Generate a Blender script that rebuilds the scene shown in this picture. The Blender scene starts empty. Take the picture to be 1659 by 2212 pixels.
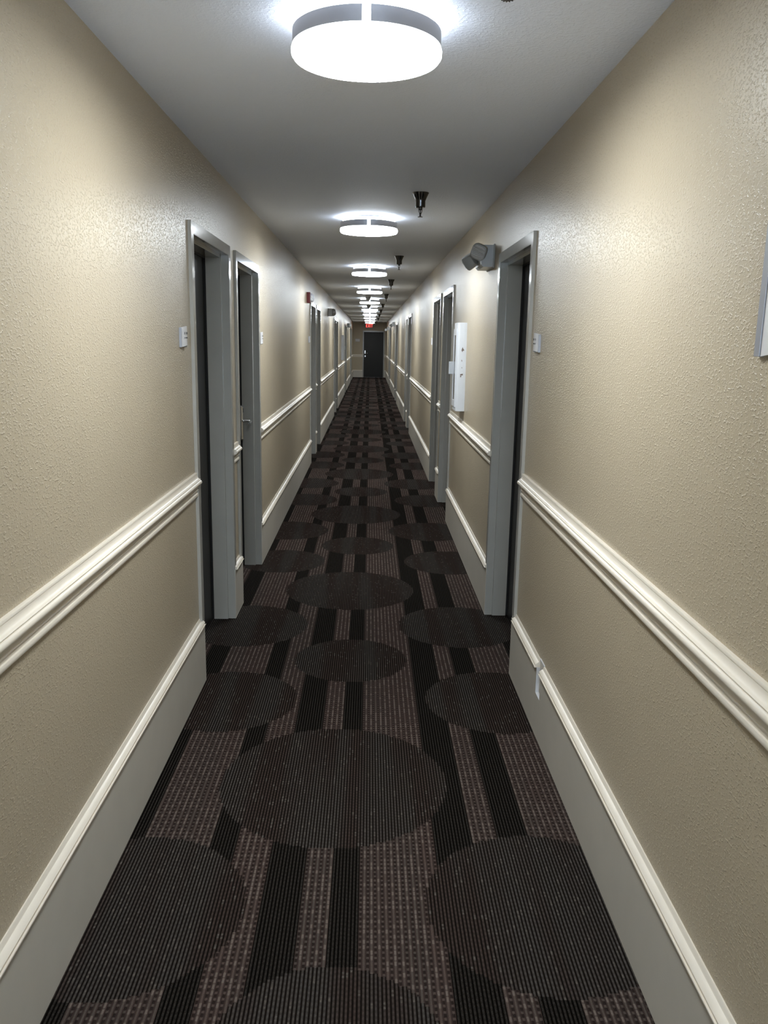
import bpy, bmesh, math, random
from mathutils import Vector, Matrix
PI = math.pi
C = bpy.context.scene.collection
sc = bpy.context.scene
random.seed(7)

# ------------------------------------------------------------------ dimensions
XL, XR, H = -0.798, 0.745, 2.487          # wall planes and ceiling height
Y0, Y1 = -2.6, 38.5                       # corridor ends
DW, DH, CW, CP = 0.915, 2.095, 0.05, 0.015  # door opening, casing width and projection
BT = 0.016                                # baseboard thickness
LX = -0.02                                # line of the ceiling lights

# ------------------------------------------------------------------ node helper
class S:
    """a socket with arithmetic, for writing procedural textures as formulas"""
    def __init__(s, nt, sock): s.nt, s.k = nt, sock
    def _m(s, op, *a):
        n = s.nt.nodes.new('ShaderNodeMath'); n.operation = op
        for i, v in enumerate((s,) + a):
            if isinstance(v, S): s.nt.links.new(v.k, n.inputs[i])
            else: n.inputs[i].default_value = v
        return S(s.nt, n.outputs[0])
    def __add__(s, o): return s._m('ADD', o)
    def __sub__(s, o): return s._m('SUBTRACT', o)
    def __mul__(s, o): return s._m('MULTIPLY', o)
    def __truediv__(s, o): return s._m('DIVIDE', o)
    __radd__ = __add__; __rmul__ = __mul__
    def rsub(s, v): return (s * -1.0) + v
    def gt(s, o): return s._m('GREATER_THAN', o)
    def lt(s, o): return s._m('LESS_THAN', o)
    def mx(s, o): return s._m('MAXIMUM', o)
    def mn(s, o): return s._m('MINIMUM', o)
    def floor(s): return s._m('FLOOR')
    def fract(s): return s._m('FRACT')
    def sin(s): return s._m('SINE')
    def abs(s): return s._m('ABSOLUTE')
    def sqrt(s): return s._m('SQRT')
    def wrap(s, a, b):
        n = s.nt.nodes.new('ShaderNodeMath'); n.operation = 'WRAP'
        s.nt.links.new(s.k, n.inputs[0]); n.inputs[1].default_value = b; n.inputs[2].default_value = a
        return S(s.nt, n.outputs[0])
    def smooth(s, a, b):
        n = s.nt.nodes.new('ShaderNodeMapRange'); n.interpolation_type = 'SMOOTHSTEP'
        s.nt.links.new(s.k, n.inputs['Value'])
        n.inputs['From Min'].default_value = a; n.inputs['From Max'].default_value = b
        return S(s.nt, n.outputs['Result'])

def new_mat(name):
    m = bpy.data.materials.new(name); m.use_nodes = True
    nt = m.node_tree
    return m, nt, nt.nodes['Principled BSDF']

def pos(nt):
    g = nt.nodes.new('ShaderNodeNewGeometry'); x = nt.nodes.new('ShaderNodeSeparateXYZ')
    nt.links.new(g.outputs['Position'], x.inputs[0])
    return g.outputs['Position'], [S(nt, x.outputs[i]) for i in range(3)]

def comb(nt, x, y, z=0.0):
    n = nt.nodes.new('ShaderNodeCombineXYZ')
    for i, v in enumerate((x, y, z)):
        if isinstance(v, S): nt.links.new(v.k, n.inputs[i])
        else: n.inputs[i].default_value = v
    return n.outputs[0]

def noise(nt, vec, scale, detail=2.0, rough=0.5):
    n = nt.nodes.new('ShaderNodeTexNoise')
    n.inputs['Scale'].default_value = scale; n.inputs['Detail'].default_value = detail
    n.inputs['Roughness'].default_value = rough
    nt.links.new(vec, n.inputs['Vector'])
    return S(nt, n.outputs[0])

def white(nt, vec):
    n = nt.nodes.new('ShaderNodeTexWhiteNoise'); n.noise_dimensions = '3D'
    nt.links.new(vec, n.inputs['Vector'])
    return S(nt, n.outputs['Value'])

def mixc(nt, f, a, b):
    n = nt.nodes.new('ShaderNodeMix'); n.data_type = 'RGBA'
    if isinstance(f, S): nt.links.new(f.k, n.inputs[0])
    else: n.inputs[0].default_value = f
    for i, v in ((6, a), (7, b)):
        if isinstance(v, tuple): n.inputs[i].default_value = (*v, 1)
        else: nt.links.new(v, n.inputs[i])
    return n.outputs[2]

def bump(nt, b, h, strength, dist):
    n = nt.nodes.new('ShaderNodeBump'); n.inputs['Strength'].default_value = strength
    n.inputs['Distance'].default_value = dist
    nt.links.new(h.k, n.inputs['Height']); nt.links.new(n.outputs[0], b.inputs['Normal'])

def plain(name, col, rough=0.5, metal=0.0, speck=0.0, spec=0.5):
    m, nt, b = new_mat(name)
    b.inputs['Roughness'].default_value = rough; b.inputs['Metallic'].default_value = metal
    b.inputs['Specular IOR Level'].default_value = spec
    p, _ = pos(nt)
    f = noise(nt, p, 9.0, 3.0)
    k = 0.06 + speck
    nt.links.new(mixc(nt, f, tuple(c * (1 - k) for c in col), tuple(min(1, c * (1 + k)) for c in col)), b.inputs['Base Color'])
    bump(nt, b, noise(nt, p, 160.0, 2.0), 0.05, 0.002)
    return m

def emit(name, col, s):
    m, nt, b = new_mat(name)
    b.inputs['Base Color'].default_value = (0.8, 0.8, 0.8, 1)
    b.inputs['Emission Color'].default_value = (*col, 1); b.inputs['Emission Strength'].default_value = s
    return m

M = {}
# walls: tan semi-gloss paint over a knock-down texture
def wall_mat():
    m, nt, b = new_mat('tan_textured_paint')
    p, (x, y, z) = pos(nt)
    b.inputs['Roughness'].default_value = 0.33
    b.inputs['Specular IOR Level'].default_value = 0.42
    q = comb(nt, x, y * 0.55, z)
    n1 = noise(nt, q, 172.0, 2.5, 0.55).smooth(0.50, 0.70)
    n2 = noise(nt, q, 330.0, 2.0, 0.5)
    n3 = noise(nt, p, 3.0, 2.0)
    nt.links.new(mixc(nt, n3, (0.402, 0.337, 0.238), (0.442, 0.371, 0.263)), b.inputs['Base Color'])
    bump(nt, b, n1 * 0.75 + n2 * 0.34 + n3 * 0.9, 0.66, 0.0022)
    return m
M['wall'] = wall_mat()

def ceiling_mat():
    m, nt, b = new_mat('grey_white_ceiling_paint')
    p, _ = pos(nt)
    b.inputs['Roughness'].default_value = 0.6
    n1 = noise(nt, p, 110.0, 2.0).smooth(0.45, 0.7); n3 = noise(nt, p, 1.6, 3.0)
    nt.links.new(mixc(nt, n3, (0.75, 0.805, 0.93), (0.80, 0.855, 0.98)), b.inputs['Base Color'])
    bump(nt, b, n1 + n3 * 1.5, 0.35, 0.002)
    return m
M['ceiling'] = ceiling_mat()

# carpet: ribbed loop pile with a printed repeat of stripes and discs
def carpet_mat():
    m, nt, b = new_mat('patterned_loop_carpet')
    p, (x, y, z) = pos(nt)
    P, Q = 0.0108, 0.0205                     # rib pitch, stitch length
    col = (x / P).floor(); row = (y / 0.011).floor()
    xs = (col + 0.5) * P; ys = (row + 0.5) * 0.011
    def band(a, c): return xs.gt(a) * xs.lt(c)
    stripes = None
    for a, c in ((-1.20, -1.10), (-0.843, -0.739), (-0.512, -0.42), (-0.302, -0.187), (-0.10, -0.013), (0.24, 0.372), (0.455, 0.557), (0.772, 0.87)):
        k = band(a, c); stripes = k if stripes is None else stripes + k
    T = 2.462
    discs = None; tone = None
    for cx, cy, r in ((-0.115, 0.392, 0.428), (-0.08, 1.612, 0.293), (-0.70, 2.133, 0.352), (-0.645, 1.108, 0.325),
                      (0.543, 2.150, 0.354), (0.618, 1.122, 0.335)):
        dx = xs - cx; dy = (ys - cy).wrap(-T / 2, T / 2)
        k = (dx * dx + dy * dy).lt(r * r)
        discs = k if discs is None else discs.mx(k)
    # yarn: colour runs per rib, with groups of ribs drifting warm or grey
    ribr = white(nt, comb(nt, col, 3.0)); strand = white(nt, comb(nt, col, (y / Q).floor()))
    runs = noise(nt, comb(nt, x * 7.0, y * 0.35), 1.0, 1.5).smooth(0.40, 0.60)
    fr = (x / P).fract(); ridge = ((fr - 0.5).abs()).rsub(0.5).smooth(0.10, 0.36)
    wob = (((y / 0.009) + ribr * 9.0) * PI).sin() * 0.18 + 0.82
    ridge = ridge * wob
    # basket weave of the brown ground
    fw = ((y / Q) + (col * 0.5).fract() * 1.0).fract()
    fine = noise(nt, p, 420.0, 2.0)
    odd = (col * 0.5).fract()
    holes = (odd.gt(0.25) * ((fw - 0.5).abs() + (fine - 0.5) * 0.5).rsub(0.36).smooth(0.0, 0.14) * ((fr - 0.5).abs()).rsub(0.5).smooth(0.0, 0.12))
    loops = odd.lt(0.25) * (strand.gt(0.5)) * ((fw - 0.5).abs()).rsub(0.5).smooth(0.02, 0.22)
    ground = mixc(nt, runs, (0.094, 0.067, 0.056), (0.084, 0.068, 0.057))
    ground = mixc(nt, loops, ground, (0.160, 0.128, 0.108))
    ground = mixc(nt, holes * 0.9, ground, (0.012, 0.008, 0.007))
    ground = mixc(nt, ridge.smooth(0.0, 0.45), (0.045, 0.031, 0.027), ground)
    ground = mixc(nt, (fine - 0.5) * 1.2 + 0.25, ground, (0.030, 0.021, 0.019))
    fleck = strand.gt(0.93) * ((fw - 0.5).abs()).rsub(0.5).smooth(0.02, 0.22)
    dk = mixc(nt, runs, (0.060, 0.043, 0.037), (0.078, 0.069, 0.062))
    dk = mixc(nt, fleck, dk, (0.125, 0.108, 0.094))
    dk = mixc(nt, fine.smooth(0.35, 0.65), mixc(nt, 0.45, dk, (0.02, 0.015, 0.013)), dk)
    disc = mixc(nt, ridge, (0.008, 0.006, 0.005), dk)
    blk = mixc(nt, ridge * fine.smooth(0.25, 0.6), (0.003, 0.0025, 0.002), (0.036, 0.031, 0.027))
    c = mixc(nt, stripes, ground, blk)
    c = mixc(nt, discs, c, disc)
    nt.links.new(c, b.inputs['Base Color'])
    b.inputs['Roughness'].default_value = 0.95; b.inputs['Specular IOR Level'].default_value = 0.0
    bump(nt, b, ridge - holes * 0.6, 0.7, 0.004)
    return m
M['carpet'] = carpet_mat()

M['trim'] = plain('off_white_gloss_trim', (0.71, 0.645, 0.545), 0.32)
M['base'] = plain('taupe_baseboard_paint', (0.52, 0.48, 0.41), 0.42)
M['frame'] = plain('grey_gloss_frame_paint', (0.345, 0.332, 0.30), 0.14, 0, 0, 0.33)
M['door'] = plain('near_black_door_paint', (0.013, 0.0125, 0.0115), 0.45, 0, 0, 0.3)
M['seal'] = plain('flat_black', (0.004, 0.004, 0.004), 0.8)
M['chrome'] = plain('satin_chrome', (0.66, 0.65, 0.63), 0.2, 1.0)
M['dark_chrome'] = plain('dark_chrome', (0.10, 0.10, 0.105), 0.13, 1.0)
M['nickel'] = plain('brushed_nickel', (0.50, 0.50, 0.53), 0.42, 0.85)
M['sign'] = plain('pale_grey_sign_plastic', (0.58, 0.57, 0.57), 0.4)
M['sign_rim'] = plain('silver_sign_rail', (0.33, 0.335, 0.36), 0.35, 0.3)
M['mark'] = plain('dark_print', (0.05, 0.05, 0.05), 0.6)
M['white'] = plain('white_enamel', (0.60, 0.61, 0.63), 0.32)
M['white_plastic'] = plain('white_plastic', (0.72, 0.72, 0.72), 0.4)
M['grey_plastic'] = plain('grey_plastic_housing', (0.43, 0.44, 0.45), 0.4)
M['grey_head'] = plain('dark_grey_lamp_head', (0.30, 0.30, 0.285), 0.45)
M['lens'] = plain('smoky_ribbed_lens', (0.52, 0.51, 0.49), 0.15)
M['red'] = plain('red_alarm_plastic', (0.12, 0.010, 0.009), 0.4)
M['clear'] = plain('clear_strobe_lens', (0.62, 0.62, 0.68), 0.08)
M['dark_box'] = plain('dark_grey_plastic', (0.07, 0.07, 0.07), 0.45)
M['glass'] = plain('dark_glass_pane', (0.035, 0.036, 0.038), 0.06)
M['rust'] = plain('brown_paint_chip', (0.16, 0.12, 0.10), 0.8)
M['chip'] = plain('chipped_white_paint', (0.55, 0.55, 0.56), 0.6, 0.0, 0.4)
M['face_white'] = plain('exit_face', (0.30, 0.28, 0.27), 0.5)
M['opal'] = emit('lit_opal_diffuser', (0.885, 0.955, 1.0), 93.0)
M['opal_side'] = emit('dim_opal_side', (0.88, 0.95, 1.0), 11.0)
M['opal_rim'] = emit('opal_diffuser_rim', (0.88, 0.95, 1.0), 5.0)
M['exit_red'] = emit('lit_red_letters', (1.0, 0.06, 0.05), 1.6)

# ------------------------------------------------------------------ mesh helper
class MB:
    def __init__(s): s.bm = bmesh.new()
    def box(s, a, b, bev=0.0):
        lo = [min(a[i], b[i]) for i in range(3)]; hi = [max(a[i], b[i]) for i in range(3)]
        r = bmesh.ops.create_cube(s.bm, size=1.0)
        vs = r['verts']
        for v in vs: v.co = Vector([lo[i] + (v.co[i] + 0.5) * (hi[i] - lo[i]) for i in range(3)])
        if bev:
            es = list({e for v in vs for e in v.link_edges})
            bmesh.ops.bevel(s.bm, geom=es, offset=bev, segments=2, affect='EDGES', profile=0.5)
        return s
    def loft(s, rings, caps=True):
        vr = [[s.bm.verts.new(c) for c in r] for r in rings]
        n = len(vr[0])
        for a, b in zip(vr, vr[1:]):
            for i in range(n): s.bm.faces.new((a[i], a[(i + 1) % n], b[(i + 1) % n], b[i]))
        if caps: s.bm.faces.new(vr[0][::-1]); s.bm.faces.new(vr[-1])
        return s
    def lathe(s, prof, cx, cy, n=40, cap=True):
        return s.loft([[(cx + r * math.cos(2 * PI * i / n), cy + r * math.sin(2 * PI * i / n), z) for i in range(n)] for r, z in prof], cap)
    def tube(s, pts, r, n=10):
        pts = [Vector(p) for p in pts]; rings = []
        for i, p in enumerate(pts):
            d = (pts[min(i + 1, len(pts) - 1)] - pts[max(i - 1, 0)]).normalized()
            u = d.cross(Vector((0, 0, 1)))
            if u.length < 1e-3: u = d.cross(Vector((1, 0, 0)))
            u.normalize(); w = u.cross(d)
            rr = r[i] if isinstance(r, (list, tuple)) else r
            rings.append([p + (u * math.cos(2 * PI * k / n) + w * math.sin(2 * PI * k / n)) * rr for k in range(n)])
        return s.loft(rings)
    def build(s, name, mat, parent=None, smooth=False, origin=None):
        bmesh.ops.recalc_face_normals(s.bm, faces=s.bm.faces)
        me = bpy.data.meshes.new(name)
        if origin is not None: bmesh.ops.translate(s.bm, verts=s.bm.verts, vec=-Vector(origin))
        s.bm.to_mesh(me); s.bm.free()
        me.materials.append(M[mat] if isinstance(mat, str) else mat)
        o = bpy.data.objects.new(name, me); C.objects.link(o)
        if origin is not None: o.location = origin
        if parent is not None:
            o.parent = parent; o.matrix_parent_inverse = Matrix.Translation(-Vector(parent_loc(parent)))
        if smooth:
            for f in me.polygons: f.use_smooth = True
            try: me.set_sharp_from_angle(angle=math.radians(38))
            except Exception: pass
        return o

def parent_loc(o):
    v = Vector(o.location)
    return v if o.parent is None else (v if False else Vector(o.get('_w', o.location)))

def tag(o, label=None, cat=None, group=None, kind=None):
    if label: o['label'] = label
    if cat: o['category'] = cat
    if group: o['group'] = group
    if kind: o['kind'] = kind
    return o

def thing(name, loc, label, cat, group=None):
    o = bpy.data.objects.new(name, None); C.objects.link(o); o.location = loc; o.empty_display_size = 0.05
    return tag(o, label, cat, group)

def copy_thing(root, loc, label, group=None):
    r = root.copy(); C.objects.link(r); r.location = loc; r['label'] = label
    if group: r['group'] = group
    for ch in list(root.children):
        c = ch.copy(); C.objects.link(c); c.parent = r; c.matrix_parent_inverse = ch.matrix_parent_inverse.copy()
        for g in list(ch.children):
            d = g.copy(); C.objects.link(d); d.parent = c; d.matrix_parent_inverse = g.matrix_parent_inverse.copy()
    return r

def px(side, p):                     # x of a plane standing p out from the left (-1) or right (+1) wall
    return XL + p if side < 0 else XR - p

ORD = ['first', 'second', 'third', 'fourth', 'fifth', 'sixth', 'seventh', 'eighth', 'ninth', 'tenth', 'eleventh']

# ------------------------------------------------------------------ shell
tag(MB().box((-1.15, Y0 - 0.2, -0.05), (1.1, Y1 + 0.25, 0.0)).build('floor', 'carpet'),
    'dark brown and black patterned carpet with discs and stripes', 'floor', kind='structure')
tag(MB().box((-1.15, Y0 - 0.2, H), (1.1, Y1 + 0.25, H + 0.1)).build('ceiling', 'ceiling'),
    'plain grey white painted corridor ceiling', 'ceiling', kind='structure')

LEFT = [3.793, 5.005, 11.15, 12.32, 18.42, 19.53, 26.05, 27.2, 33.5, 34.7]
RIGHT = [3.912, 7.535, 8.845, 15.08, 16.39, 22.56, 23.80, 30.15, 31.40]

def side_wall(side, doors, name, label):
    m = MB(); xa, xb = px(side, 0.0), px(side, -0.22)
    y = Y0
    for d in doors:
        m.box((xa, y, 0), (xb, d, H)); m.box((xa, d, DH), (xb, d + DW, H)); y = d + DW
    m.box((xa, y, 0), (xb, Y1, H))
    bmesh.ops.remove_doubles(m.bm, verts=m.bm.verts, dist=1e-5)
    return tag(m.build(name, 'wall'), label, 'wall', kind='structure')
side_wall(-1, LEFT, 'wall_left', 'tan textured wall along the left side of the corridor')
side_wall(1, RIGHT, 'wall_right', 'tan textured wall along the right side of the corridor')
EX0, EX1 = -0.29, 0.612
m = MB(); m.box((XL - 0.2, Y1, 0), (EX0, Y1 + 0.2, H)).box((EX1, Y1, 0), (XR + 0.2, Y1 + 0.2, H)).box((EX0, Y1, DH - 0.04), (EX1, Y1 + 0.2, H))
tag(m.build('wall_end', 'wall'), 'tan wall closing the far end of the corridor', 'wall', kind='structure')
WX0, WX1, WZ0, WZ1 = -0.62, 0.57, 0.55, 2.2  # unseen window opening, added to throw cool daylight on the near end
m = MB().box((XL - 0.2, Y0 - 0.2, 0), (XR + 0.2, Y0, WZ0)).box((XL - 0.2, Y0 - 0.2, WZ1), (XR + 0.2, Y0, H))
m.box((XL - 0.2, Y0 - 0.2, WZ0), (WX0, Y0, WZ1)).box((WX1, Y0 - 0.2, WZ0), (XR + 0.2, Y0, WZ1))
tag(m.build('wall_back', 'wall'), 'tan wall behind the viewer', 'wall', kind='structure')
m = MB()
for a, b, c_, d in ((WX0, WZ0, WX0 + 0.05, WZ1), (WX1 - 0.05, WZ0, WX1, WZ1), (WX0, WZ0, WX1, WZ0 + 0.05), (WX0, WZ1 - 0.05, WX1, WZ1), ((WX0 + WX1) / 2 - 0.02, WZ0, (WX0 + WX1) / 2 + 0.02, WZ1)):
    m.box((a, Y0 - 0.12, b), (c_, Y0 - 0.06, d))
tag(m.build('added_window_1', 'frame'), 'unseen window added behind the viewer for cool daylight', 'window', kind='structure')

# ------------------------------------------------------------------ doors
def door(side, y, n, label, lock_far):
    y2 = y + DW; xa = px(side, CP)
    root = thing('door_%d' % n, (px(side, -0.12), (y + y2) / 2, 0), label, 'door'); root['kind'] = 'structure'
    f = MB()
    pin = -0.029                                   # where the stop begins
    for a, b in ((y - CW, y), (y2, y2 + CW)):
        f.box((xa, a, 0.32), (px(side, -0.004), b, DH))
    f.box((xa, y - CW, DH), (px(side, -0.004), y2 + CW, DH + CW))
    # reveal lining and the projecting stop
    for a, b, s0 in ((y - 0.012, y + 0.003, 1), (y2 - 0.003, y2 + 0.012, -1)):
        f.box((px(side, CP - 0.001), a, 0), (px(side, -0.19), b, DH), 0.0)
    f.box((px(side, CP - 0.001), y, DH - 0.003), (px(side, -0.19), y2, DH + 0.012))
    for a, b in ((y, y + 0.018), (y2 - 0.018, y2)):
        f.box((px(side, pin), a, 0), (px(side, -0.112), b, DH), 0.002)
    f.box((px(side, pin), y, DH - 0.018), (px(side, -0.112), y2, DH), 0.002)
    f.build('door_frame', 'frame', root)
    l = MB().box((px(side, -0.122), y + 0.005, 0.006), (px(side, -0.167), y2 - 0.005, DH - 0.005), 0.002)
    leaf = l.build('door_leaf', 'door', root)
    g = MB()  # black strips painting in the shade of the gap between stop and leaf
    for a, b in ((y + 0.006, y + 0.024), (y2 - 0.024, y2 - 0.006)):
        g.box((px(side, -0.112), a, 0.006), (px(side, -0.1225), b, DH - 0.006))
    g.box((px(side, -0.112), y, DH - 0.024), (px(side, -0.1225), y2, DH - 0.006))
    g.build('door_seal', 'seal', root)
    yl = y2 - 0.085 if lock_far else y + 0.085; s = -1 if lock_far else 1
    lk = MB().box((px(side, -0.122), yl - 0.036, 0.94), (px(side, -0.092), yl + 0.036, 1.185), 0.010).build('lock_plate', 'chrome', root)
    MB().box((px(side, -0.0925), yl - 0.004, 1.135), (px(side, -0.0905), yl + 0.004, 1.165)).build('card_slot', 'seal', lk)
    MB().tube([(px(side, -0.095), yl, 1.075), (px(side, -0.045), yl, 1.075), (px(side, -0.038), yl + s * 0.008, 1.075),
               (px(side, -0.036), yl + s * 0.06, 1.074), (px(side, -0.037), yl + s * 0.115, 1.072)], 0.0095).build('lever_handle', 'chrome', lk, True)
    return root
where = ['nearest the viewer', 'second', 'third', 'fourth', 'fifth', 'sixth', 'seventh', 'eighth', 'ninth', 'tenth']
k = 0
for i, y in enumerate(LEFT):
    k += 1
    door(-1, y, k, ('near-black recessed door in grey frame, nearest on the left wall' if i == 0 else
                    'near-black recessed door in grey frame, %s along the left wall' % where[i]), i % 2 == 1)
for i, y in enumerate(RIGHT):
    k += 1
    door(1, y, k, ('near-black recessed door in grey frame, nearest on the right wall' if i == 0 else
                   'near-black recessed door in grey frame, %s along the right wall' % where[i]), False)
# the door that closes the corridor
k += 1
ed = thing('door_%d' % k, ((EX0 + EX1) / 2, Y1, 0), 'near-black door facing the viewer at the corridor end', 'door'); ed['kind'] = 'structure'
f = MB()
for a, b in ((EX0 - 0.05, EX0), (EX1, EX1 + 0.05)): f.box((a, Y1 - 0.015, 0), (b, Y1 + 0.1, DH - 0.04))
f.box((EX0 - 0.05, Y1 - 0.015, DH - 0.04), (EX1 + 0.05, Y1 + 0.1, DH + 0.015))
f.build('door_frame', 'frame', ed)
MB().box((EX0, Y1 + 0.01, 0.006), (EX1, Y1 + 0.055, DH - 0.04), 0.002).build('door_leaf', 'door', ed)
lk = MB().box((EX0 + 0.03, Y1 + 0.01, 0.92), (EX0 + 0.10, Y1 - 0.012, 1.23), 0.010).build('lock_plate', 'chrome', ed)
MB().tube([(EX0 + 0.065, Y1, 1.10), (EX0 + 0.065, Y1 - 0.055, 1.10), (EX0 + 0.075, Y1 - 0.062, 1.10), (EX0 + 0.18, Y1 - 0.062, 1.097)], 0.011).build('lever_handle', 'chrome', lk, True)
MB().box((EX0 + 0.035, Y1 - 0.0125, 1.0), (EX0 + 0.095, Y1 - 0.0145, 1.07), 0.004).build('card_reader', 'seal', lk)

# ------------------------------------------------------------------ baseboards and rails
def arc(cx, cz, r, a0, a1, n):
    return [(cx + r * math.cos(math.radians(a0 + (a1 - a0) * i / n)), cz + r * math.sin(math.radians(a0 + (a1 - a0) * i / n))) for i in range(n + 1)]
RAIL = ([(-0.002, 1.038), (0.010, 1.038), (0.0115, 1.0355), (0.0115, 1.0305), (0.0095, 1.029)] +
        [(0.0245 - 0.014 * math.cos(t * PI / 2 / 6), 1.028 - 0.0185 * math.sin(t * PI / 2 / 6)) for t in range(7)] +
        [(0.0260, 1.0085), (0.0260, 1.0068), (0.0225, 1.0055)] + arc(0.0220, 0.9945, 0.0108, 78, -80, 9) +
        [(0.0190, 0.9825), (0.0145, 0.975), (0.0125, 0.966), (0.0122, 0.9608), (0.0142, 0.9598), (0.0142, 0.9572), (0.0112, 0.956), (0.0092, 0.949),
         (0.0090, 0.9432), (0.0125, 0.9418), (0.0138, 0.937), (0.0136, 0.9295), (0.0115, 0.9265), (-0.002, 0.9265)])
CAP = [(0.0, 0.332), (0.003, 0.332), (0.0045, 0.330), (0.006, 0.323), (0.008, 0.3195), (0.010, 0.319), (0.0215, 0.3105), (0.0235, 0.3078), (0.0232, 0.3045),
       (0.0216, 0.3025), (0.0216, 0.2995), (0.0258, 0.2995), (0.0264, 0.3015), (0.0276, 0.3012), (0.0279, 0.298), (0.0262, 0.296), (0.0150, 0.2950), (0.0, 0.2950)]
def run(m, prof, side, y0, y1):
    return m.loft([[(px(side, p), y, z) for p, z in prof] for y in (y0, y1)])
trim_no = 0
NOTCH = (3.195, 3.272)
for side, doors, nm in ((-1, LEFT, 'left'), (1, RIGHT, 'right')):
    edges = [Y0] + [v for d in doors for v in (d, d + DW)] + [Y1]
    for i in range(0, len(edges), 2):
        a, b = edges[i], edges[i + 1]
        ca, cb = (a if i == 0 else a + CW), (b if b == Y1 else b - CW)
        w = '%s wall, ' % nm + ('nearest stretch' if i == 0 else 'stretch just past door %d' % (i // 2))
        w = ('nearest run on the %s wall' % nm) if i == 0 else 'on the %s wall past its %s door' % (nm, ORD[i // 2 - 1])
        trim_no += 1
        tag(run(MB(), RAIL, side, ca + 0.002, cb - 0.002).build('trim_%d' % trim_no, 'trim', None, True), 'off-white moulded chair rail, ' + w, 'chair rail', kind='structure')
        bb, cp = MB(), MB()
        x0, x1 = px(side, 0.0), px(side, BT)
        if side > 0 and i == 0:
            bb.box((x0, a, 0), (x1, NOTCH[0], 0.298), 0.001).box((x0, NOTCH[0], 0), (x1, NOTCH[1], 0.182), 0.0).box((x0, NOTCH[1], 0), (x1, b, 0.298), 0.001)
            run(cp, CAP, side, ca, NOTCH[0]); run(cp, CAP, side, NOTCH[1], cb)
        else:
            bb.box((x0, a, 0), (x1, b, 0.298), 0.001)
            run(cp, CAP, side, ca - (0.0 if i == 0 else 0.03), cb + (0.0 if b == Y1 else 0.02))
        o = bb.build('baseboard_%s' % nm, 'base')
        tag(o, 'taupe baseboard with white cap, ' + w, 'baseboard', kind='structure')
        cp.build('cap_molding', 'trim', o, True)
        if side > 0 and i == 0:
            e = MB().box((px(side, 0.002), NOTCH[1] - 0.0015, 0.182), (px(side, BT + 0.001), NOTCH[1] + 0.0005, 0.2965))
            e.box((px(side, 0.002), NOTCH[0], 0.1815), (px(side, BT + 0.001), NOTCH[1], 0.1835))
            e.build('cut_edge', 'chip', o)
for xa, xb, w in ((XL, EX0 - 0.05, 'left'), (EX1 + 0.05, XR, 'right')):
    trim_no += 1
    tag(MB().loft([[(x, Y1 - p, z) for p, z in RAIL] for x in (xa, xb)]).build('trim_%d' % trim_no, 'trim'), 'chair rail on the end wall, %s of its door' % w, 'chair rail', kind='structure')
    o = tag(MB().box((xa, Y1, 0), (xb, Y1 - BT, 0.298)).build('baseboard_end', 'base'), 'taupe baseboard on the end wall, %s of its door' % w, 'baseboard', kind='structure')
    MB().loft([[(x, Y1 - p, z) for p, z in CAP] for x in (xa, xb)]).build('cap_molding', 'trim', o)

# outlet plate set in the notch of the right baseboard
op = thing('outlet_plate', (XR, 3.233, 0.256), 'small grey outlet plate set in a notch in the right baseboard cap', 'outlet')
MB().box((XR, NOTCH[0] + 0.004, 0.186), (XR - 0.003, NOTCH[1] - 0.003, 0.329), 0.001).build('cover_plate', 'base', op)
e = MB().box((XR, NOTCH[0] - 0.002, 0.329), (XR - 0.004, NOTCH[1] + 0.002, 0.336)).box((XR, NOTCH[0] - 0.004, 0.300), (XR - 0.004, NOTCH[0] + 0.003, 0.336))
e.build('caulk_bead', 'chip', op)
for z in (0.232, 0.288):
    MB().box((XR - 0.003, 3.226, z - 0.011), (XR - 0.0045, 3.242, z + 0.011), 0.0005).build('receptacle', 'grey_plastic', op)

# ------------------------------------------------------------------ ceiling lights
def ceiling_light(x, y, label):
    t = thing('ceiling_light', (x, y, H), label, 'ceiling light', 'round ceiling lights down the corridor')
    R = 0.200
    MB().lathe([(0.06, H), (0.06, H - 0.008), (0.15, H - 0.012), (0.15, H - 0.02)], x, y, 40).build('ceiling_plate', 'white_plastic', t, True)
    MB().lathe([(0.178, H - 0.014), (0.183, H - 0.018), (0.186, H - 0.074), (0.180, H - 0.078)], x, y, 56).build('opal_drum', 'opal_side', t, True)
    bnd = MB(); gap = 0.055
    for q in range(4):
        a0, a1 = q * PI / 2 + gap, (q + 1) * PI / 2 - gap
        rings = []
        for j in range(15):
            a = a0 + (a1 - a0) * j / 14
            rings.append([(x + r * math.cos(a), y + r * math.sin(a), z) for r, z in ((R - 0.005, H - 0.076), (R - 0.001, H - 0.076), (R - 0.001, H - 0.036), (R - 0.005, H - 0.036))])
        bnd.loft(rings)
    bnd.build('metal_band', 'nickel', t, True)
    MB().lathe([(0.186, H - 0.073), (R, H - 0.075), (R + 0.0025, H - 0.083), (R + 0.002, H - 0.094), (R - 0.004, H - 0.101)], x, y, 64, False).build('diffuser_rim', 'opal_rim', t, True)
    prof = [(R - 0.004, H - 0.101), (0.16, H - 0.1045), (0.08, H - 0.107), (0.002, H - 0.1075)]
    MB().lathe(prof, x, y, 64).build('diffuser', 'opal', t, True)
    return t
LY = [2.41, 6.02, 9.80, 13.40, 16.98, 20.75, 24.45, 28.15, 31.85, 35.55]
names = ['largest and nearest round ceiling light at the top of the picture'] + ['%s lit round ceiling light from the viewer' % ORD[i] for i in range(1, 10)]
l0 = ceiling_light(LX, LY[0], names[0])
for i in range(1, 10): copy_thing(l0, (LX, LY[i], H), names[i])
copy_thing(l0, (LX, -1.30, H), 'lit round ceiling light behind the viewer')

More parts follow.
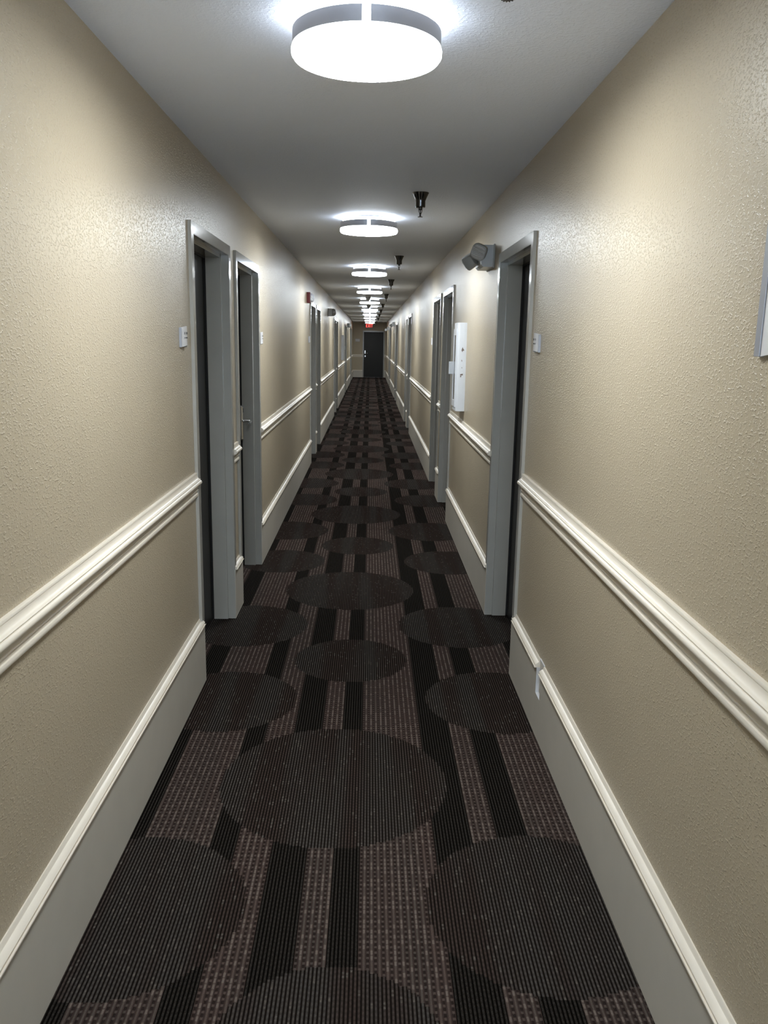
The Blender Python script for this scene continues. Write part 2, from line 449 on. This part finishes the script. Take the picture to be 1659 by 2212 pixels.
# ------------------------------------------------------------------ sprinklers
def sprinkler(x, y, label):
    t = thing('fire_sprinkler', (x, y, H), label, 'sprinkler', 'fire sprinklers along the ceiling')
    MB().lathe([(0.048, H), (0.047, H - 0.004), (0.040, H - 0.018), (0.0335, H - 0.032), (0.0285, H - 0.045), (0.0285, H - 0.076), (0.0265, H - 0.081), (0.018, H - 0.082)], x, y, 28).build('escutcheon', 'dark_chrome', t, True)
    b = MB().lathe([(0.012, H - 0.081), (0.012, H - 0.092), (0.007, H - 0.095)], x, y, 16)
    for s in (-1, 1):
        b.tube([(x + s * 0.0095, y, H - 0.09), (x + s * 0.0085, y, H - 0.104), (x + s * 0.002, y, H - 0.120)], 0.0022, 6)
    b.lathe([(0.0028, H - 0.092), (0.0028, H - 0.118)], x, y, 8).lathe([(0.0045, H - 0.117), (0.0055, H - 0.131)], x, y, 10)
    b.build('frame_arm', 'dark_chrome', t, True)
    d = MB(); n = 48
    rr = lambda i: 0.0145 if (i % 4) < 2 else 0.0095
    d.loft([[(x + rr(i) * math.cos(2 * PI * i / n), y + rr(i) * math.sin(2 * PI * i / n), z) for i in range(n)] for z in (H - 0.1315, H - 0.134)])
    d.build('deflector', 'dark_chrome', t)
    return t
SY = [1.905, 5.0, 8.58, 11.80, 15.35, 19.4, 22.9, 26.7, 31.0]
sl = ['toothed sprinkler deflector cut off by the top edge of the picture', 'dark chrome sprinkler between the first two ceiling lights'] + ['dark chrome sprinkler, %s from the viewer along the ceiling' % ORD[i] for i in range(2, 9)]
s0 = sprinkler(0.28, SY[0], sl[0])
for i in range(1, 9): copy_thing(s0, (0.28, SY[i], H), sl[i])

# ------------------------------------------------------------------ smoke detectors
def detector(x, y, label):
    t = thing('smoke_detector', (x, y, H), label, 'smoke detector', 'smoke detectors on the ceiling')
    MB().lathe([(0.056, H), (0.055, H - 0.014), (0.050, H - 0.018)], x, y, 28).build('mounting_base', 'white_plastic', t, True)
    MB().lathe([(0.050, H - 0.016), (0.046, H - 0.045), (0.037, H - 0.078), (0.030, H - 0.088), (0.002, H - 0.090)], x, y, 28).build('sensor_cover', 'grey_plastic', t, True)
    return t
d0 = detector(-0.05, 15.95, 'grey smoke detector hanging below the fifth ceiling light')
copy_thing(d0, (-0.045, 19.6, H), 'grey smoke detector tip showing under the sixth ceiling light')

# ------------------------------------------------------------------ curved wall signs
def curved_sign(side, y0, y1, z0, z1, name, label, cat, group, bulge, rim=0.007, marks=True):
    yc = (y0 + y1) / 2; hw = (y1 - y0) / 2
    t = thing(name, (px(side, 0), yc, (z0 + z1) / 2), label, cat, group)
    n = 12
    outer = [(0.006 + bulge * (1 - (2 * i / n - 1) ** 2), y0 + (y1 - y0) * i / n) for i in range(n + 1)]
    inner = [(p - 0.002, y) for p, y in outer][::-1]
    ring = outer + inner
    rise = bulge * 0.4
    MB().loft([[(px(side, p), y, z + rise * (1 - ((y - yc) / hw) ** 2)) for p, y in ring] for z in (z0, z1)]).build('curved_face', 'sign', t, True)
    for a, b in ((y0 - rim * 0.5, y0 + rim * 0.5), (y1 - rim * 0.5, y1 + rim * 0.5)):
        MB().box((px(side, 0), a, z0), (px(side, 0.011), b, z1), 0.001).build('side_rail', 'sign_rim', t)
    if marks:
        k = MB()
        def surf(y): return 0.0062 + bulge * (1 - ((y - yc) / hw) ** 2)
        h = z1 - z0
        for j in range(3):
            y = yc + (j - 1.25) * hw * 0.36
            k.box((px(side, surf(y)), y - hw * 0.10, z0 + h * 0.66), (px(side, surf(y) + 0.0006), y + hw * 0.10, z0 + h * 0.78))
        for j in range(4):
            y = yc + (j - 1.9) * hw * 0.24
            k.box((px(side, surf(y)), y - hw * 0.12, z0 + h * 0.46), (px(side, surf(y) + 0.0006), y + hw * 0.12, z0 + h * 0.52))
        k.build('printed_mark', 'mark', t)
    return t
G = 'room signs beside the doors'
curved_sign(-1, 3.515, 3.605, 1.605, 1.686, 'room_sign', 'pale curved room sign just before the nearest left door', 'sign', G, 0.016)
curved_sign(-1, 6.03, 6.12, 1.608, 1.690, 'room_sign', 'pale room sign just past the second left door', 'sign', G, 0.016)
curved_sign(1, 3.645, 3.732, 1.608, 1.686, 'room_sign', 'pale curved room sign beside the nearest right door frame', 'sign', G, 0.016)
curved_sign(-1, 10.83, 10.95, 1.61, 1.69, 'room_sign', 'faint room sign just before the third left door', 'sign', G, 0.016)
curved_sign(1, 9.87, 9.985, 1.61, 1.69, 'room_sign', 'faint room sign just past the third right door', 'sign', G, 0.016)
curved_sign(1, 0.95, 1.575, 1.628, 2.02, 'wall_sign', 'large white curved sign cut off by the right picture edge', 'sign', None, 0.030, 0.022, False)

# sign on the end wall
t = thing('room_sign', (-0.58, Y1, 1.675), 'small square sign on the end wall left of its door', 'sign', G)
MB().box((-0.68, Y1, 1.612), (-0.48, Y1 - 0.012, 1.742), 0.004).build('face_plate', 'sign', t)
for z in (1.612, 1.732): MB().box((-0.68, Y1 - 0.010, z), (-0.48, Y1 - 0.016, z + 0.01), 0.001).build('side_rail', 'sign_rim', t)

# ------------------------------------------------------------------ emergency lights
def lamp_head(t, c, aim, size, depth, mat_lens='lens', housing='grey_head'):
    """a rounded square lamp head centred at c, its ribbed lens facing aim"""
    c = Vector(c); d = Vector(aim).normalized()
    u = d.cross(Vector((0, 0, 1))).normalized(); v = u.cross(d)
    a = math.radians(24 if c.x > 0 else -24); u, v = u * math.cos(a) + v * math.sin(a), -u * math.sin(a) + v * math.cos(a)
    def rs(s, z, n=24):
        out = []
        for i in range(n):
            th = 2 * PI * i / n; cx, sy = math.cos(th), math.sin(th)
            q = (abs(cx) ** 4 + abs(sy) ** 4) ** -0.25
            out.append(c + u * (cx * q * s) + v * (sy * q * s) + d * z)
        return out
    h = MB().loft([rs(size * 0.28, -depth), rs(size * 0.40, -depth * 0.96), rs(size * 0.49, -depth * 0.55), rs(size * 0.5, -depth * 0.1), rs(size * 0.5, 0), rs(size * 0.44, 0.003)])
    hd = h.build('lamp_head', housing, t, True)
    l = MB()
    l.loft([rs(size * 0.43, -0.002), rs(size * 0.42, 0.006)])
    for j in range(7):
        k = (j - 3) * size * 0.105
        w = 0.40 if abs(j - 3) < 3 else 0.33
        a0, a1 = c + v * k - u * size * w, c + v * k + u * size * w
        l.tube([a0 + d * 0.005, a0 + d * 0.009 + u * 0.004, a1 + d * 0.009 - u * 0.004, a1 + d * 0.005], size * 0.042, 8)
    l.build('ribbed_lens', mat_lens, hd, True)
    return hd
def emergency_light(side, y, label, heads, z0=2.082, lens='lens', housing='grey_plastic'):
    t = thing('emergency_light', (px(side, 0), y + 0.14, z0), label, 'emergency light', 'emergency lights high on the walls')
    prof = [(0.0, 0.128), (0.070, 0.128), (0.080, 0.116), (0.083, 0.060), (0.080, 0.014), (0.066, 0.0), (0.0, 0.0)]
    MB().loft([[(px(side, p), yy, z0 + z) for p, z in prof] for yy in (y, y + 0.28)]).build('housing', housing, t)
    MB().box((px(side, 0.0), y - 0.004, z0 - 0.006), (px(side, 0.010), y + 0.284, z0 + 0.134), 0.002).build('back_plate', 'grey_head', t)
    for p, yy, z, aim, sz in heads:
        c = Vector((px(side, p), yy, z0 + z))
        ax = Vector((aim[0] * (-1 if side > 0 else 1), aim[1], aim[2])).normalized()
        hd = lamp_head(t, c, ax, sz, 0.062, lens)
        MB().tube([c - ax * 0.05, Vector((px(side, 0.07), min(max(yy, y + 0.03), y + 0.25), z0 + 0.10))], 0.012, 10).build('swivel_arm', 'grey_head', t, True)
    return t
emergency_light(1, 5.14, 'grey two-headed emergency light high on the wall past the nearest right door',
                [(0.108, 5.09, 0.078, (0.45, -1.0, -0.30), 0.090), (0.142, 5.33, 0.036, (0.7, 0.65, -0.5), 0.092)], 2.096)
emergency_light(1, 25.6, 'grey box emergency light far along the right wall', [(0.11, 25.95, 0.02, (0.5, 0.8, -0.4), 0.09)], 2.10)
emergency_light(1, 32.9, 'farthest emergency light on the right wall, one pale lamp catching light', [(0.135, 32.92, 0.0, (0.35, -0.9, -0.5), 0.10)], 2.085, 'white')

# round faced horn on the left wall
def horn(y, label, z0=2.09, m='grey_plastic'):
    t = thing('alarm_horn', (XL, y, z0 + 0.07), label, 'alarm', None)
    MB().box((XL, y - 0.065, z0), (XL + 0.078, y + 0.065, z0 + 0.14), 0.004).build('housing', m, t)
    d = MB(); rings = []
    for r, q in ((0.068, 0.076), (0.068, 0.105), (0.060, 0.128), (0.040, 0.145), (0.012, 0.152)):
        rings.append([(XL + q, y + r * math.cos(2 * PI * i / 28), z0 + 0.07 + r * math.sin(2 * PI * i / 28)) for i in range(28)])
    d.loft(rings).build('round_grille', 'grey_head', t, True)
    MB().loft([[(XL + 0.100 + a, y - 0.066 - 0.012, z0 + 0.07 + b) for a, b in ((0.0, 0.0), (0.03, 0.018), (0.03, -0.012))],
               [(XL + 0.105 + a, y - 0.05, z0 + 0.07 + b) for a, b in ((0.0, 0.0), (0.02, 0.012), (0.02, -0.008))]]).build('strobe_lens', 'clear', t)
    return t
horn(15.85, 'grey box with round front high on the left wall beyond the red alarm')
horn(28.9, 'small dark box high on the left wall near the far end', 2.09, 'dark_box')

# red fire alarm
y, z0 = 10.62, 2.098
t = thing('fire_alarm', (XL, y, z0 + 0.065), 'red fire alarm with clear strobe above the third left door', 'alarm')
MB().box((XL, y - 0.06, z0), (XL + 0.044, y + 0.06, z0 + 0.132), 0.005).build('housing', 'red', t)
MB().loft([[(XL + q, y + r * math.cos(2 * PI * i / 24), z0 + 0.062 + r * 1.05 * math.sin(2 * PI * i / 24)) for i in range(24)] for r, q in ((0.052, 0.042), (0.052, 0.060), (0.046, 0.074), (0.034, 0.084), (0.008, 0.089))]).build('strobe_lens', 'clear', t, True)
MB().loft([[(XL + q, y - 0.054 + k, z0 + 0.062 + s) for q, s in ((0.05, 0.028), (0.078, 0.02), (0.078, -0.026), (0.05, -0.032))] for k in (0.0, 0.010)]).build('strobe_reflector', 'chrome', t)

# ------------------------------------------------------------------ extinguisher cabinets
def cabinet(side, y0, label, stained):
    y1, z0, z1 = y0 + 0.29, 1.118, 1.796
    t = thing('extinguisher_cabinet', (px(side, 0), (y0 + y1) / 2, z0), label, 'cabinet', 'fire extinguisher cabinets')
    prof = [(0.0, y0), (0.052, y0), (0.061, y0 + 0.004), (0.068, y0 + 0.016), (0.070, y0 + 0.03), (0.070, y1 - 0.03), (0.068, y1 - 0.016), (0.061, y1 - 0.004), (0.052, y1), (0.0, y1)]
    MB().loft([[(px(side, p), y, z) for p, y in prof] for z in (z0, z1)]).build('housing', 'white', t, True)
    d0, d1 = y0 + 0.040, y1 - 0.02
    fr = MB(); a, b = z0 + 0.03, z1 - 0.045
    for q in ((d0, d0 + 0.05, a + 0.05, b - 0.05), (d1 - 0.045, d1, a + 0.05, b - 0.05), (d0, d1, a, a + 0.05), (d0, d1, b - 0.05, b)):
        fr.box((px(side, 0.0695), q[0], q[2]), (px(side, 0.0755), q[1], q[3]))
    dr = fr.build('cabinet_door', 'white', t)
    MB().box((px(side, 0.0700), d0 + 0.05, a + 0.05), (px(side, 0.0725), d1 - 0.045, b - 0.05)).build('glass_pane', 'glass', dr)
    MB().box((px(side, 0.0750), d1 - 0.030, 1.395), (px(side, 0.108), d1 - 0.008, 1.495), 0.004).build('pull_handle', 'grey_plastic', dr)
    if stained:
        for pts in ([(0.024, 1.582), (0.034, 1.600), (0.030, 1.612), (0.027, 1.604), (0.016, 1.587)], [(0.030, 1.572), (0.038, 1.586), (0.035, 1.600), (0.026, 1.588)],
                    [(0.031, 1.498), (0.036, 1.508), (0.035, 1.518), (0.030, 1.508)], [(0.028, 1.45), (0.033, 1.452), (0.033, 1.458), (0.028, 1.457)],
                    [(0.020, 1.397), (0.041, 1.394), (0.043, 1.404), (0.022, 1.409)], [(0.032, 1.384), (0.041, 1.380), (0.042, 1.392), (0.033, 1.393)]):
            MB().loft([[(px(side, p), yy, z) for p, z in pts] for yy in (y0 + 0.0005, y0 - 0.0006)]).build('paint_chip', 'rust', t)
    return t
cabinet(1, 6.45, 'white fire extinguisher cabinet with scuffed side past the nearest right door', True)
cabinet(-1, 23.15, 'shaded fire extinguisher cabinet far along the left wall', False)

# ------------------------------------------------------------------ exit sign
ex = thing('exit_sign', (-0.035, Y1, 2.22), 'red lit EXIT sign with two lamp heads above the end door', 'exit sign')
MB().box((-0.225, Y1, 2.215), (0.155, Y1 - 0.06, 2.425), 0.008).build('housing', 'face_white', ex)
yf = Y1 - 0.061
def letter(rects, slant=None):
    m = MB()
    for x0, z0, x1, z1 in rects: m.box((x0, yf, z0), (x1, yf - 0.006, z1))
    return m
zb, zt, sw = 2.265, 2.405, 0.020
x = -0.195
letter([(x, zb, x + sw, zt), (x, zb, x + 0.065, zb + sw), (x, zt - sw, x + 0.065, zt), (x, (zb + zt) / 2 - sw / 2, x + 0.055, (zb + zt) / 2 + sw / 2)]).build('letter_e', 'exit_red', ex)
x = -0.110; m = MB()
for s in (0, 1):
    xa, xb = (x, x + 0.055) if s == 0 else (x + 0.055, x)
    m.loft([[(xa, yy, zb), (xa + 0.022, yy, zb), (xb + 0.022, yy, zt), (xb, yy, zt)] for yy in (yf, yf - 0.006)])
m.build('letter_x', 'exit_red', ex)
letter([(-0.012, zb, -0.012 + sw, zt)]).build('letter_i', 'exit_red', ex)
letter([(0.030, zt - sw, 0.110, zt), (0.060, zb, 0.080, zt)]).build('letter_t', 'exit_red', ex)
for s, xc in ((-1, -0.285), (1, 0.215)):
    lamp_head(ex, (xc, Y1 - 0.10, 2.385), (s * 0.25, -1, -0.3), 0.13, 0.07)
    MB().tube([(xc, Y1 - 0.05, 2.39), (-0.035 + s * 0.18, Y1 - 0.03, 2.39)], 0.014).build('swivel_arm', 'grey_head', ex)

# ------------------------------------------------------------------ camera, world, view
cam = bpy.data.cameras.new('camera'); co = bpy.data.objects.new('camera', cam); C.objects.link(co)
pitch, yaw, roll = 0.20516672, 0.02014943, -0.01784127
cp_, sp_ = math.cos(pitch), math.sin(pitch)
fwd = Vector((math.sin(yaw) * cp_, math.cos(yaw) * cp_, -sp_)); right = Vector((math.cos(yaw), -math.sin(yaw), 0)); down = fwd.cross(right)
r2 = right * math.cos(roll) + down * math.sin(roll); d2 = -right * math.sin(roll) + down * math.cos(roll)
mat = Matrix((r2, -d2, -fwd)).transposed().to_4x4(); mat.translation = Vector((0, 0, 1.6441))
co.matrix_world = mat
cam.sensor_fit = 'HORIZONTAL'; cam.sensor_width = 36.0; cam.lens = 36.0 * 1770.57 / 1659.0
cam.clip_start = 0.02; cam.clip_end = 200
sc.camera = co
w = bpy.data.worlds.new('world'); sc.world = w; w.use_nodes = True
w.node_tree.nodes['Background'].inputs[0].default_value = (0.62, 0.80, 1.0, 1)
w.node_tree.nodes['Background'].inputs[1].default_value = 16.0
vs = sc.view_settings
sc.display_settings.display_device = 'sRGB'
vs.view_transform = 'Standard'; vs.look = 'None'; vs.exposure = 0.0; vs.gamma = 1.0; vs.use_curve_mapping = False
cy = sc.cycles
cy.use_denoising = True
cy.max_bounces = 10; cy.diffuse_bounces = 7; cy.glossy_bounces = 4
cy.sample_clamp_indirect = 20.0
cy.caustics_reflective = False; cy.caustics_refractive = False
